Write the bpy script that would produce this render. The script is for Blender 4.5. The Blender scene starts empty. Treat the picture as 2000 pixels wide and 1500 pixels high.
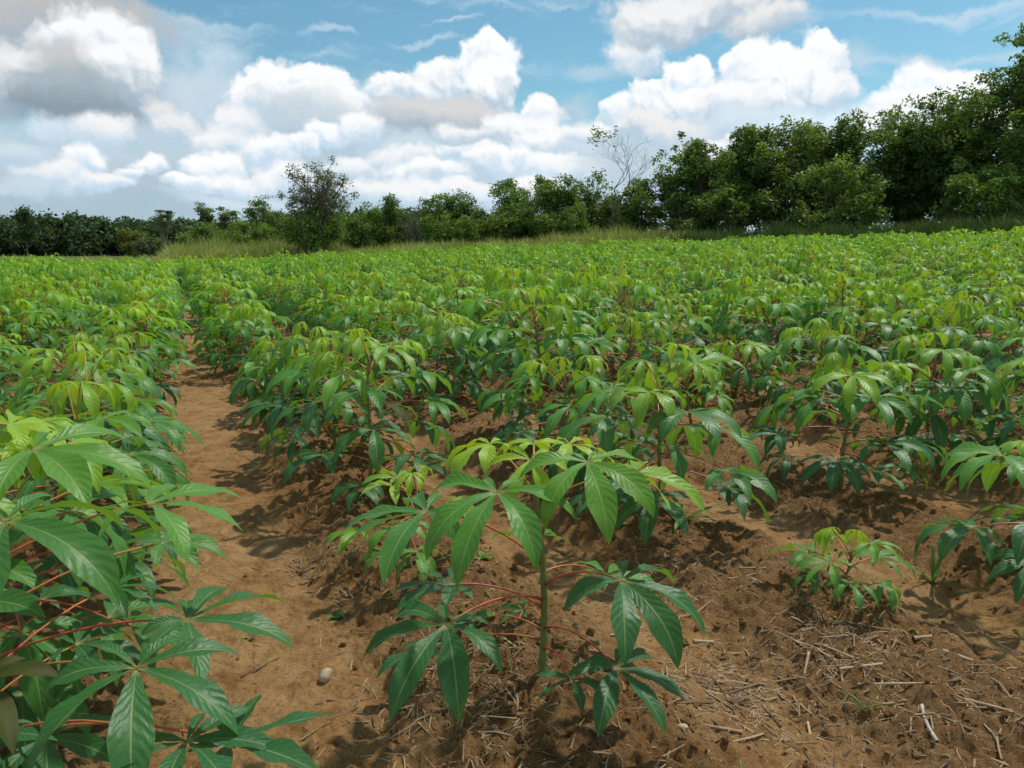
import bpy, math, numpy as np
from mathutils import Vector
PI = math.pi
rad = math.radians
rng = np.random.default_rng(11)
sc = bpy.context.scene
COL = sc.collection

# ------------------------------------------------------------------ camera
H = 1.15
F = 1540.0
PITCH = math.atan(260 / F)
TH = rad(23.1)
SUN_AZ, SUN_EL = rad(48), rad(60)

cam_d = bpy.data.cameras.new('camera')
cam = bpy.data.objects.new('camera', cam_d)
COL.objects.link(cam)
cam.location = (0, 0, H)
cam.rotation_euler = (PI / 2 - PITCH, 0, 0)
cam_d.sensor_width = 36
cam_d.lens = 36 * F / 2000
cam_d.clip_start = 0.05
cam_d.clip_end = 5000
sc.camera = cam


def at(px, py, Y):
    """world point seen at a photo pixel, Y metres ahead"""
    a = (px - 1000) / F
    b = (750 - py) / F
    yy = math.cos(PITCH) + b * math.sin(PITCH)
    zz = b * math.cos(PITCH) - math.sin(PITCH)
    t = Y / yy
    return np.array([a * t, Y, H + zz * t])


def on_ground(px, py, z=0.1):
    a = (px - 1000) / F
    b = (750 - py) / F
    yy = math.cos(PITCH) + b * math.sin(PITCH)
    zz = b * math.cos(PITCH) - math.sin(PITCH)
    t = (z - H) / zz
    return a * t, yy * t


def azel(px, py):
    d = at(px, py, 1.0) - np.array([0, 0, H])
    d /= np.linalg.norm(d)
    return math.atan2(d[0], d[1]), math.asin(d[2])


# ------------------------------------------------------------------ noise
_perm = np.random.default_rng(3).permutation(256)
_perm = np.concatenate([_perm, _perm, _perm])
_ga = np.random.default_rng(4).uniform(0, 2 * PI, 256)
_gx, _gy = np.cos(_ga), np.sin(_ga)


def pnoise(x, y):
    x = np.asarray(x, float); y = np.asarray(y, float)
    xi = np.floor(x).astype(int); yi = np.floor(y).astype(int)
    xf = x - xi; yf = y - yi
    u = xf * xf * xf * (xf * (xf * 6 - 15) + 10)
    v = yf * yf * yf * (yf * (yf * 6 - 15) + 10)
    def g(ix, iy, dx, dy):
        h = _perm[(_perm[ix & 255] + iy) & 255]
        return _gx[h] * dx + _gy[h] * dy
    n00 = g(xi, yi, xf, yf); n10 = g(xi + 1, yi, xf - 1, yf)
    n01 = g(xi, yi + 1, xf, yf - 1); n11 = g(xi + 1, yi + 1, xf - 1, yf - 1)
    return ((n00 * (1 - u) + n10 * u) * (1 - v) + (n01 * (1 - u) + n11 * u) * v) * 1.4


def fbm(x, y, o=4, billow=False):
    s = 0; a = 1.0; t = 0
    for i in range(o):
        n = pnoise(x * 2 ** i + 17.3 * i, y * 2 ** i - 9.1 * i)
        s = s + a * (np.abs(n) if billow else n)
        t += a; a *= .5
    return s / t


# ------------------------------------------------------------------ terrain
ROWS = {0: -.43, 1: .74, 2: 1.70, 3: 2.64}


def row_u(k):
    if k in ROWS:
        return ROWS[k]
    return 2.64 + .94 * (k - 3) if k > 3 else -.43 + .94 * k


def to_uv(x, y):
    return x * math.cos(TH) + y * math.sin(TH), -x * math.sin(TH) + y * math.cos(TH)


def to_xy(u, v):
    return u * math.cos(TH) - v * math.sin(TH), u * math.sin(TH) + v * math.cos(TH)


def macro(x, y):
    u, v = to_uv(x, y)
    w = u - 3
    z = .056 * (np.sqrt(w * w + 4) + w) / 2
    return 1.9 * (1 - np.exp(-z / 1.9 - .25 * (z / 1.9) ** 2))


def ridge_mask(x, y):
    u, v = to_uv(x, y)
    wob = .07 * pnoise(v * .9 + 5, u * .4) + .03 * pnoise(v * 3.1, u * 2)
    u = u + wob
    k = np.where(u > 2.64, np.floor((u - 2.64) / .94 + .5) * .94 + 2.64,
                 np.where(u < -.43, np.floor((u + .43) / .94 + .5) * .94 - .43, 0))
    near = np.array([-.43, .74, 1.70, 2.64])
    mid = near[np.argmin(np.abs(np.expand_dims(u, -1) - near), axis=-1)]
    k = np.where((u <= 2.64) & (u >= -.43), mid, k)
    d = np.abs(u - k)
    return 1 / (1 + np.exp((d - .30) / .045))


def ground(x, y):
    x = np.asarray(x, float); y = np.asarray(y, float)
    r = np.hypot(x, y)
    m = ridge_mask(x, y)
    fade = np.clip((16 - r) / 8, 0, 1)
    big = fbm(x * 1.6, y * 1.6, 3)
    z = m * (.062 + .05 * big)
    rough = .34 + .70 * np.clip(m + .6 * fbm(x * 2.2 + 9, y * 2.2, 2), 0, 1)
    cl = fbm(x * 7, y * 7, 5, True)
    z = z + rough * .085 * (cl - .25)
    cl2 = fbm(x * 24 + 4, y * 24, 3, True)
    z = z + rough * .040 * (cl2 - .25)
    # crumbly scarps on the shoulders of the beds
    sh = 4 * m * (1 - m)
    z = z - sh * .07 * np.clip(fbm(x * 5 + 3, y * 5 + 8, 3) + .15, 0, 1)
    return macro(x, y) + z * fade


def g1(x, y):
    return float(ground(np.array([x]), np.array([y]))[0])


# ------------------------------------------------------------------ mesh builder
class MB:
    def __init__(s):
        s.v = []; s.f = []; s.uv = []; s.a = []; s.m = []; s.n = 0

    def grid(s, P, uv=None, a=0.0, m=0, wrap=False):
        """P: (N,r,c,3) or (r,c,3)"""
        P = np.asarray(P, float)
        if P.ndim == 3:
            P = P[None]
        N, r, c, _ = P.shape
        idx = np.arange(r * c).reshape(r, c)
        if wrap:
            nx = np.roll(idx, -1, axis=1)
            q = np.stack([idx[:-1], nx[:-1], nx[1:], idx[1:]], -1).reshape(-1, 4)
        else:
            q = np.stack([idx[:-1, :-1], idx[:-1, 1:], idx[1:, 1:], idx[1:, :-1]], -1).reshape(-1, 4)
        Q = (q[None] + (np.arange(N) * r * c)[:, None, None]).reshape(-1, 4) + s.n
        s.v.append(P.reshape(-1, 3)); s.f.append(Q)
        if uv is None:
            uv = np.zeros((r, c, 2))
        s.uv.append(np.broadcast_to(uv, (N, r, c, 2)).reshape(-1, 2))
        a = np.asarray(a, float)
        if a.ndim == 1:
            a = a[:, None, None]
        s.a.append(np.broadcast_to(a, (N, r, c)).reshape(-1))
        s.m.append(np.full(len(Q), m))
        s.n += N * r * c

    def tube(s, pts, rads, sides=6, a=0.0, m=0, cap=False):
        pts = np.asarray(pts, float); rads = np.broadcast_to(rads, (len(pts),)).astype(float)
        if cap:
            pts = np.concatenate([pts, pts[-1:] + (pts[-1:] - pts[-2:-1]) * .02])
            rads = np.concatenate([rads, [rads[-1] * .05]])
        t = np.gradient(pts, axis=0)
        t /= np.linalg.norm(t, axis=1, keepdims=True) + 1e-9
        ref = np.array([.31, .17, .93]) if abs(t[0, 2]) < .8 else np.array([.9, .3, .1])
        b = np.cross(t, ref); b /= np.linalg.norm(b, axis=1, keepdims=True) + 1e-9
        n = np.cross(b, t)
        ang = np.arange(sides) * 2 * PI / sides
        P = pts[:, None] + rads[:, None, None] * (np.cos(ang)[None, :, None] * b[:, None] + np.sin(ang)[None, :, None] * n[:, None])
        L = np.linspace(0, 1, len(pts))
        uv = np.zeros((len(pts), sides, 2)); uv[..., 1] = L[:, None]
        s.grid(P, uv, a, m, wrap=True)

    def raw(s, V, Q, uv, a, m):
        s.v.append(V); s.f.append(Q + s.n); s.uv.append(uv); s.a.append(a); s.m.append(m); s.n += len(V)

    def arrays(s):
        return (np.concatenate(s.v), np.concatenate(s.f), np.concatenate(s.uv), np.concatenate(s.a), np.concatenate(s.m), 0)[:5]

    def mesh(s, name, mats, smooth=True, origin=None):
        V = np.concatenate(s.v)
        if origin is not None:
            V = V - np.asarray(origin)
        Q = np.concatenate(s.f); UV = np.concatenate(s.uv); A = np.concatenate(s.a); M = np.concatenate(s.m)
        me = bpy.data.meshes.new(name)
        me.vertices.add(len(V)); me.vertices.foreach_set('co', V.astype(np.float32).ravel())
        me.loops.add(len(Q) * 4); me.loops.foreach_set('vertex_index', Q.astype(np.int32).ravel())
        me.polygons.add(len(Q))
        me.polygons.foreach_set('loop_start', (np.arange(len(Q)) * 4).astype(np.int32))
        for mt in (mats if isinstance(mats, (list, tuple)) else [mats]):
            me.materials.append(mt)
        me.polygons.foreach_set('material_index', M.astype(np.int32))
        me.update(calc_edges=True)
        me.polygons.foreach_set('use_smooth', np.full(len(Q), smooth))
        ul = me.uv_layers.new(name='UVMap')
        ul.data.foreach_set('uv', UV[Q.ravel()].astype(np.float32).ravel())
        at_ = me.attributes.new('age', 'FLOAT', 'POINT')
        at_.data.foreach_set('value', A.astype(np.float32))
        return me

    def build(s, name, mats, parent=None, loc=(0, 0, 0), smooth=True, origin=None):
        o = bpy.data.objects.new(name, s.mesh(name, mats, smooth, origin))
        COL.objects.link(o)
        o.location = loc
        if parent:
            o.parent = parent
        return o


def tag(o, label=None, cat=None, group=None, kind=None):
    if label: o['label'] = label
    if cat: o['category'] = cat
    if group: o['group'] = group
    if kind: o['kind'] = kind
    return o


def empty(name, loc):
    o = bpy.data.objects.new(name, None)
    o.empty_display_size = .1
    COL.objects.link(o); o.location = loc
    return o


# ------------------------------------------------------------------ materials
class NT:
    def __init__(s, tree):
        s.t = tree; tree.nodes.clear()

    def n(s, typ, ins=None, **kw):
        nd = s.t.nodes.new(typ)
        for k, v in kw.items():
            setattr(nd, k, v)
        for k, v in (ins or {}).items():
            sk = nd.inputs[k]
            if isinstance(v, bpy.types.NodeSocket):
                s.t.links.new(v, sk)
            else:
                sk.default_value = v
        return nd

    def m(s, op, a, b=None, c=None, clamp=False):
        nd = s.n('ShaderNodeMath', operation=op, use_clamp=clamp)
        for i, v in enumerate((a, b, c)):
            if v is None: continue
            if isinstance(v, bpy.types.NodeSocket): s.t.links.new(v, nd.inputs[i])
            else: nd.inputs[i].default_value = v
        return nd.outputs[0]

    def mr(s, v, a, b, c=0., d=1., smooth=False):
        nd = s.n('ShaderNodeMapRange', {'Value': v, 'From Min': a, 'From Max': b, 'To Min': c, 'To Max': d})
        if smooth: nd.interpolation_type = 'SMOOTHSTEP'
        return nd.outputs[0]

    def mix(s, f, a, b, blend='MIX'):
        nd = s.n('ShaderNodeMix', data_type='RGBA', blend_type=blend)
        for k, v in ((0, f), (6, a), (7, b)):
            if isinstance(v, bpy.types.NodeSocket): s.t.links.new(v, nd.inputs[k])
            elif k == 0: nd.inputs[0].default_value = v
            else: nd.inputs[k].default_value = (*v[:3], 1)
        return nd.outputs[2]

    def noise(s, vec, scale, detail=4, rough=.5, dist=0.):
        return s.n('ShaderNodeTexNoise', {'Vector': vec, 'Scale': scale, 'Detail': detail, 'Roughness': rough, 'Distortion': dist}).outputs[0]


def new_mat(name):
    m = bpy.data.materials.new(name); m.use_nodes = True
    return m, NT(m.node_tree)


def leaf_material(name, old, mid, young, rough=.43, trans=.32, veins=True, spec=.5, hue_noise=.1, objrand=True):
    m, t = new_mat(name)
    age = t.n('ShaderNodeAttribute', attribute_name='age').outputs['Fac']
    geo = t.n('ShaderNodeNewGeometry')
    oi = t.n('ShaderNodeObjectInfo')
    tc = t.n('ShaderNodeTexCoord')
    nz = t.noise(geo.outputs['Position'], 9, 3)
    af = t.m('ADD', age, t.m('MULTIPLY', t.m('SUBTRACT', nz, .5), hue_noise))
    if objrand:
        af = t.m('ADD', af, t.m('MULTIPLY', t.m('SUBTRACT', oi.outputs['Random'], .5), .22))
    ramp = t.n('ShaderNodeValToRGB', {'Fac': af})
    cr = ramp.color_ramp
    cr.elements[0].position = 0.05; cr.elements[0].color = (*old, 1)
    cr.elements[1].position = 1.0; cr.elements[1].color = (*young, 1)
    e = cr.elements.new(.5); e.color = (*mid, 1)
    col = ramp.outputs[0]
    nrm = None
    if veins:
        uv = t.n('ShaderNodeSeparateXYZ', {'Vector': tc.outputs['UV']})
        U, V = uv.outputs[0], uv.outputs[1]
        ab = t.m('ABSOLUTE', t.m('SUBTRACT', U, .5))      # 0 at the midrib .. .5 at the edge
        midrib = t.mr(ab, .012, .036, 1, 0, True)
        ph = t.m('ADD', t.m('SUBTRACT', t.m('MULTIPLY', V, 11), t.m('MULTIPLY', ab, 3.6)), t.m('MULTIPLY', t.noise(tc.outputs['UV'], 6, 2), .9))
        fr = t.m('ABSOLUTE', t.m('SUBTRACT', t.m('FRACT', ph), .5))
        lat = t.mr(fr, .02, .07, 1, 0, True)
        vein = t.m('MAXIMUM', midrib, t.m('MULTIPLY', lat, .20))
        hubf = t.mr(V, 0., .12, .75, 0, True)
        vc = t.m('MULTIPLY', vein, .62)
        col = t.mix(vc, col, (.30, .38, .13))
        col = t.mix(hubf, col, (.42, .34, .15))
        quilt = t.m('MULTIPLY', t.mr(fr, 0., .5, 0, 1, True), t.mr(ab, 0, .2, 0, 1))
        hgt = t.m('ADD', t.m('MULTIPLY', quilt, .9), t.m('MULTIPLY', t.noise(geo.outputs['Position'], 120, 4), .8))
        hgt = t.m('SUBTRACT', hgt, t.m('MULTIPLY', midrib, .6))
        nrm = t.n('ShaderNodeBump', {'Height': hgt, 'Strength': .34, 'Distance': .0022}).outputs[0]
        # small specks and blemishes of the leaf itself
        sp = t.mr(t.noise(geo.outputs['Position'], 210, 2), .70, .76, 0, .35)
        col = t.mix(sp, col, (.20, .18, .05))
    back = geo.outputs['Backfacing']
    colb = t.mix(t.m('MULTIPLY', back, .5), col, t.mix(1.0, col, (.15, .22, .11), 'ADD'))
    ins = {'Base Color': colb, 'Roughness': t.m('ADD', t.m('MULTIPLY', back, .25), rough), 'Specular IOR Level': spec}
    if nrm is not None: ins['Normal'] = nrm
    p = t.n('ShaderNodeBsdfPrincipled', ins)
    tcol = t.mix(.55, t.mix(1.0, col, (2.6, 2.1, .9), 'MULTIPLY'), (.24, .36, .01))
    tr = t.n('ShaderNodeBsdfTranslucent', {'Color': tcol})
    mx = t.n('ShaderNodeMixShader', {0: trans, 1: p.outputs[0], 2: tr.outputs[0]})
    t.n('ShaderNodeOutputMaterial', {'Surface': mx.outputs[0]})
    return m


def simple(name, c1, c2, scale=8, rough=.85, bump=0., bscale=None, stretch=(1, 1, 1), spec=.3, dist=.01, trans=0.):
    m, t = new_mat(name)
    tc = t.n('ShaderNodeTexCoord')
    mp = t.n('ShaderNodeMapping', {'Vector': tc.outputs['Object'], 'Scale': stretch}).outputs[0]
    n = t.noise(mp, scale, 6, .6)
    age = t.n('ShaderNodeAttribute', attribute_name='age').outputs['Fac']
    f = t.m('ADD', t.mr(n, .3, .7), t.m('SUBTRACT', age, .5), clamp=True)
    col = t.mix(f, c1, c2)
    ins = {'Base Color': col, 'Roughness': rough, 'Specular IOR Level': spec}
    if bump:
        ins['Normal'] = t.n('ShaderNodeBump', {'Height': t.noise(mp, bscale or scale * 3, 6, .65), 'Strength': bump, 'Distance': dist}).outputs[0]
    p = t.n('ShaderNodeBsdfPrincipled', ins)
    out = p.outputs[0]
    if trans:
        tr = t.n('ShaderNodeBsdfTranslucent', {'Color': col})
        out = t.n('ShaderNodeMixShader', {0: trans, 1: out, 2: tr.outputs[0]}).outputs[0]
    t.n('ShaderNodeOutputMaterial', {'Surface': out})
    return m


M_LEAF = leaf_material('cassava_leaf', (.026, .128, .034), (.078, .250, .026), (.270, .450, .014), rough=.45, spec=.40)
M_LEAFF = leaf_material('cassava_leaf_field', (.028, .128, .030), (.098, .300, .022), (.280, .490, .015), veins=False, rough=.52, spec=.36)
M_STEM = simple('cassava_stem', (.10, .16, .04), (.20, .24, .07), 30, .6, .4, 60, spec=.35, dist=.002)
M_STEMOLD = simple('cassava_old_stem', (.16, .12, .07), (.24, .20, .10), 30, .8, .4, 60, dist=.002)
M_TREELEAF = leaf_material('tree_leaf', (.016, .042, .012), (.066, .138, .024), (.180, .250, .034), rough=.5, trans=.34, veins=False, spec=.3, objrand=True)
M_BUSHLEAF = leaf_material('bush_leaf', (.024, .058, .012), (.082, .165, .024), (.18, .28, .03), rough=.5, trans=.25, veins=False, spec=.3)
M_YELLOWLEAF = leaf_material('yellowing_leaf', (.05, .06, .012), (.12, .12, .02), (.26, .22, .03), rough=.6, trans=.25, veins=False, spec=.2)
M_FARLEAF = leaf_material('far_forest_leaf', (.012, .028, .018), (.022, .048, .024), (.045, .080, .026), rough=.6, trans=.15, veins=False, spec=.2)
M_GREYLEAF = leaf_material('sparse_leaf', (.03, .045, .018), (.06, .085, .03), (.12, .14, .05), rough=.5, trans=.25, veins=False, spec=.3)
M_BARK = simple('bark', (.07, .055, .04), (.17, .14, .11), 6, .9, .5, 20, (1, 1, .25))
M_BARKPALE = simple('pale_bark', (.17, .145, .12), (.32, .28, .23), 6, .9, .4, 20, (1, 1, .25))
M_TWIG = simple('dry_twigs', (.09, .075, .06), (.20, .17, .14), 4, .9)
M_GRASS = simple('tall_grass', (.17, .26, .04), (.50, .48, .14), 1.2, .65, trans=.42)
M_GRASSDRY = simple('pale_grass', (.24, .29, .07), (.48, .46, .17), 1.2, .65, trans=.42)
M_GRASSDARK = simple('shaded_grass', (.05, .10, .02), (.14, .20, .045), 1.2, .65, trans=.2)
M_WEED = simple('weed_leaf', (.07, .18, .03), (.17, .30, .05), 40, .5, trans=.3)
M_STRAW = simple('straw', (.13, .080, .042), (.46, .335, .195), 14, .8, .3, 90, dist=.002)
M_STICK = simple('bleached_stick', (.26, .23, .19), (.60, .56, .48), 30, .85, .5, 60, (1, 1, .2), dist=.003)
M_STONE = simple('stone', (.30, .23, .14), (.50, .40, .26), 14, .8, .4, 50, dist=.004)


def petiole_mat():
    m, t = new_mat('petiole')
    age = t.n('ShaderNodeAttribute', attribute_name='age').outputs['Fac']
    tc = t.n('ShaderNodeTexCoord')
    v = t.n('ShaderNodeSeparateXYZ', {'Vector': tc.outputs['UV']}).outputs[1]
    n = t.noise(tc.outputs['Object'], 5, 2)
    f = t.m('ADD', t.mr(n, .35, .65, 0, .55), t.m('MULTIPLY', age, .45), clamp=True)
    c = t.mix(f, (.46, .024, .030), (.48, .27, .05))
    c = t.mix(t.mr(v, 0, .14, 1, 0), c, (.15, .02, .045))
    p = t.n('ShaderNodeBsdfPrincipled', {'Base Color': c, 'Roughness': .42})
    t.n('ShaderNodeOutputMaterial', {'Surface': p.outputs[0]})
    return m


M_PET = petiole_mat()


def soil_mat():
    m, t = new_mat('soil')
    geo = t.n('ShaderNodeNewGeometry')
    P = geo.outputs['Position']
    age = t.n('ShaderNodeAttribute', attribute_name='age').outputs['Fac']   # 1 on loose beds, 0 on trodden furrows
    n1 = t.noise(P, 1.3, 5, .6)
    n2 = t.noise(P, 9, 8, .65, .6)
    n3 = t.noise(P, 70, 6, .7)
    c = t.mix(t.mr(n1, .35, .65), (.295, .160, .058), (.370, .228, .100))
    c = t.mix(t.mr(n2, .42, .68), c, (.200, .092, .028))
    c = t.mix(t.m('MULTIPLY', age, .42), c, (.210, .110, .042))
    c = t.mix(t.mr(n3, .54, .70, 0, .6), c, (.38, .27, .13))
    c = t.mix(t.mr(t.noise(P, 95, 4, .65), .56, .68, 0, .75), c, (.065, .036, .014))
    gf = t.m('MULTIPLY', t.mr(t.noise(P, 2.1, 6, .7), .60, .72, 0, .35), 1.0)
    c = t.mix(gf, c, (.12, .11, .04))
    # beyond the field the ground is grown over
    dist = t.n('ShaderNodeVectorMath', {0: P}, operation='LENGTH').outputs['Value']
    c = t.mix(t.mr(dist, 36, 50), c, t.mix(t.noise(P, .25, 5), (.05, .085, .02), (.14, .15, .045)))
    h = t.m('ADD', t.m('MULTIPLY', n3, .6), t.m('MULTIPLY', n2, .9))
    h = t.m('ADD', h, t.m('MULTIPLY', t.noise(P, 260, 4, .7), .22))
    b = t.n('ShaderNodeBump', {'Height': h, 'Strength': t.mr(age, 0, 1, .7, 1.), 'Distance': .034}).outputs[0]
    p = t.n('ShaderNodeBsdfPrincipled', {'Base Color': c, 'Roughness': .93, 'Specular IOR Level': .15, 'Normal': b})
    t.n('ShaderNodeOutputMaterial', {'Surface': p.outputs[0]})
    return m


M_SOIL = soil_mat()

# ------------------------------------------------------------------ ground: one sheet
r_ = [.0]
r = .9
while r < 2500:
    r_.append(r)
    r *= 1.0036 if r < 7 else (1.012 if r < 22 else 1.05)
r_ = np.array(r_)
az_ = np.concatenate([np.linspace(-180, -44, 60)[:-1], np.linspace(-44, 44, 560), np.linspace(44, 180, 60)[1:-1]])
R, A = np.meshgrid(r_, np.radians(az_), indexing='ij')
X, Y = R * np.sin(A), R * np.cos(A)
Z = ground(X, Y)
gb = MB()
gb.grid(np.stack([X, Y, Z], -1)[:, ::-1], None, ridge_mask(X, Y)[None][:, :, ::-1] if False else 0.0, 0, wrap=True)
gb.a[-1] = ridge_mask(X, Y)[:, ::-1].reshape(-1)
gnd = gb.build('ground', M_SOIL)
tag(gnd, kind='structure')


# ------------------------------------------------------------------ cassava
WT = np.array([0, .06, .15, .30, .45, .60, .75, .88, 1.0])
WV = np.array([.10, .16, .32, .62, .88, 1.0, .80, .42, .015])


def leaflets(hub, az, tilt, L, n, e0, droop, lod, rg, wid=.13, spread=2.35):
    """arched lobes of one palmate leaf -> (n,r,c,3)"""
    rows, cols = {0: (11, 5), 1: (6, 3), 2: (4, 3), 3: (3, 2)}[lod]
    k = np.arange(n)
    a = (k - (n - 1) / 2) / ((n - 1) / 2) * spread + rg.normal(0, .09, n)
    ln = L * (1 - .58 * (np.abs(a) / spread) ** 2.3) * rg.uniform(.92, 1.06, n)
    # lamina plane leaning outwards
    ca, sa = np.cos(a), np.sin(a)
    dx, dy, dz = ca * math.cos(tilt), sa, -ca * math.sin(tilt)      # local: x outward, y side
    azi = az + np.arctan2(dy, dx)
    el = np.arcsin(dz)
    t = np.linspace(0, 1, rows)
    dr = droop * rg.uniform(.75, 1.2, n)
    pitch = el[:, None] + e0 - dr[:, None] * 1.12 * t[None] ** 1.5
    pitch = np.maximum(pitch, -1.5)
    yaw = azi[:, None] + (rg.normal(0, .10, n))[:, None] * t[None]
    ds = np.diff(t, prepend=0)[None] * ln[:, None]
    step = np.stack([np.cos(pitch) * np.sin(yaw), np.cos(pitch) * np.cos(yaw), np.sin(pitch)], -1) * ds[..., None]
    pos = np.cumsum(step, axis=1) + np.asarray(hub)
    side = np.stack([np.cos(yaw), -np.sin(yaw), np.zeros_like(yaw)], -1)
    tan = np.stack([np.cos(pitch) * np.sin(yaw), np.cos(pitch) * np.cos(yaw), np.sin(pitch)], -1)
    nrm = np.cross(side, tan)
    bank = (np.sin(a) * tilt * .7 + rg.normal(0, .22, n))[:, None, None]
    sd = side * np.cos(bank) + nrm * np.sin(bank)
    nn = nrm * np.cos(bank) - side * np.sin(bank)
    w = np.interp(t, WT, WV)[None] * wid * ln[:, None] * rg.uniform(.88, 1.1, n)[:, None]
    s = np.linspace(-1, 1, cols)
    fold = rg.uniform(.10, .38, n)[:, None, None]
    wave = .16 * np.sin(t[None, :, None] * rg.uniform(12, 19, n)[:, None, None] + rg.uniform(0, 6, n)[:, None, None] + s[None, None] * 1.5)
    lift = np.abs(s)[None, None] * (fold + (wave if lod < 2 else 0)) * w[..., None]
    P = pos[:, :, None] + sd[:, :, None] * (s[None, None] * w[..., None])[..., None] + nn[:, :, None] * lift[..., None]
    uv = np.zeros((rows, cols, 2)); uv[..., 0] = (s / 2 + .5)[None]; uv[..., 1] = t[:, None]
    return P, uv


def bez(p0, p1, p2, p3, n):
    t = np.linspace(0, 1, n)[:, None]
    return (1 - t) ** 3 * p0 + 3 * (1 - t) ** 2 * t * p1 + 3 * (1 - t) * t * t * p2 + t ** 3 * p3


def petiole(att, hub, lod, sag=.0):
    att = np.asarray(att, float); hub = np.asarray(hub, float)
    d = hub - att; L = np.linalg.norm(d)
    out = np.array([d[0], d[1], 0]); out /= np.linalg.norm(out) + 1e-6
    n = {0: 9, 1: 5, 2: 3, 3: 2}[lod]
    p1 = att + d * .33 + np.array([0, 0, L * (.10 + sag)])
    p2 = att + d * .72 + np.array([0, 0, L * (.06 + sag)])
    return bez(att, p1, p2, hub, n)


def spec_plant(seed, h, n, Lf=.185, Lp=.28, ybase=0.0, ytop=1.0, lean=.05, droopk=1.0):
    """list of leaves and stem of one plant standing at the origin"""
    rg = np.random.default_rng(seed)
    la = rg.uniform(0, 2 * PI)
    k = np.linspace(0, 1, 9)
    top = h * .86
    stem = np.stack([lean * h * np.sin(la) * k ** 1.4 + .012 * np.sin(k * 5 + seed), lean * h * np.cos(la) * k ** 1.4 + .012 * np.cos(k * 4 + seed), k * top], -1)
    stem[0, :2] = 0
    leaves = []
    a0 = rg.uniform(0, 2 * PI)
    for i in range(n):
        s = i / (n - 1)
        zf = .16 + .84 * s ** .75
        att = np.array([np.interp(zf, k, stem[:, j]) for j in range(3)])
        az = a0 + i * rad(137.5) + rg.normal(0, .25)
        pe = rad(-8 + 58 * s ** 1.7) + rg.normal(0, .13)
        pl = Lp * (1.0 - .38 * s ** 1.6) * rg.uniform(.8, 1.12)
        if s < .15: pl *= .8
        hub = att + pl * np.array([math.cos(pe) * math.sin(az), math.cos(pe) * math.cos(az), math.sin(pe)])
        L = Lf * (.74 + .42 * math.sin(PI * min(1, s * .85 + .08))) * rg.uniform(.86, 1.1)
        if s > .88: L *= .8
        hub[2] = max(hub[2], .05 + L * .55)
        tilt = rad(15) + rg.normal(0, .17) - .1 * (s > .9)
        droop = (rad(72) + rg.normal(0, .2) + .3 * (s > .85)) * droopk
        e0 = .28 - .35 * (s > .85) + rg.normal(0, .08)
        leaves.append(dict(att=att, hub=hub, az=az, tilt=tilt, L=L, n=int(rg.choice([5, 6, 7, 7, 7])), e0=e0, droop=droop,
                           age=ybase + (ytop - ybase) * s ** 2.1 + rg.normal(0, .06), seed=int(rg.integers(1e9))))
    return stem, leaves


def stem_mesh(mb, stem, r0, r1, sides, m=0, nodes=True):
    n = len(stem)
    rr = np.linspace(r0, r1, n)
    if nodes:
        k = np.linspace(0, n - 1, 33)
        stem = np.stack([np.interp(k, np.arange(n), stem[:, j]) for j in range(3)], -1)
        rr = np.interp(k, np.arange(n), rr) * (1 + .16 * (np.arange(33) % 3 == 0))
    mb.tube(stem, rr, sides, .5, m, cap=True)


def hero_plant(loc, stem, leaves, label, r0=.010, group=None, lod=0, sc_=1.0, mats=None, name='cassava_plant'):
    root = empty(name, loc)
    tag(root, label, 'cassava plant', group)
    sb = MB(); stem_mesh(sb, stem, r0, r0 * .55, 8 if lod == 0 else 5)
    sb.build('stem', M_STEM, root)
    for lf in leaves:
        rg = np.random.default_rng(lf['seed'])
        P, uv = leaflets((0, 0, 0), lf['az'], lf['tilt'], lf['L'] * (1.07 if 'sag' in lf else 1), lf['n'], lf['e0'], lf['droop'], lod, rg, wid=lf.get('wid', .136))
        lb = MB(); lb.grid(P, uv, lf['age'])
        yel = lf['seed'] % 19 == 3 and lf['age'] < .3
        lo = lb.build('leaf', M_YELLOWLEAF if yel else M_LEAF, root, loc=lf['hub'])
        if yel: lo['label'] = 'yellowing lower leaf'
        pb = MB()
        pts = petiole(lf['att'], lf['hub'], lod, lf.get('sag', .03)) - lf['hub']
        nr = len(pts)
        rr = np.interp(np.arange(nr), [0, 1, nr - 1], [.0058, .0028, .0020]) * (lf['L'] / .2 * .4 + .6) * lf.get('pr', 1)
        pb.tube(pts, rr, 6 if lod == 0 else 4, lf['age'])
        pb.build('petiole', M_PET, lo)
    return root


def plant_mb(stem, leaves, lod, keep=1.0, agek=1.0):
    mb = MB()
    for i, lf in enumerate(leaves):
        rg = np.random.default_rng(lf['seed'])
        n = lf['n'] if lod < 3 else 5
        P, uv = leaflets(lf['hub'], lf['az'], lf['tilt'], lf['L'] * (1.0 if lod < 3 else 1.08), n, lf['e0'], lf['droop'], lod, rg, wid=.134 if lod < 3 else .16)
        mb.grid(P, uv, lf['age'] * agek + .05, 0)
        if lod < 3:
            mb.tube(petiole(lf['att'], lf['hub'], lod, .03), .0032, 3, lf['age'], 1)
    return mb


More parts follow.
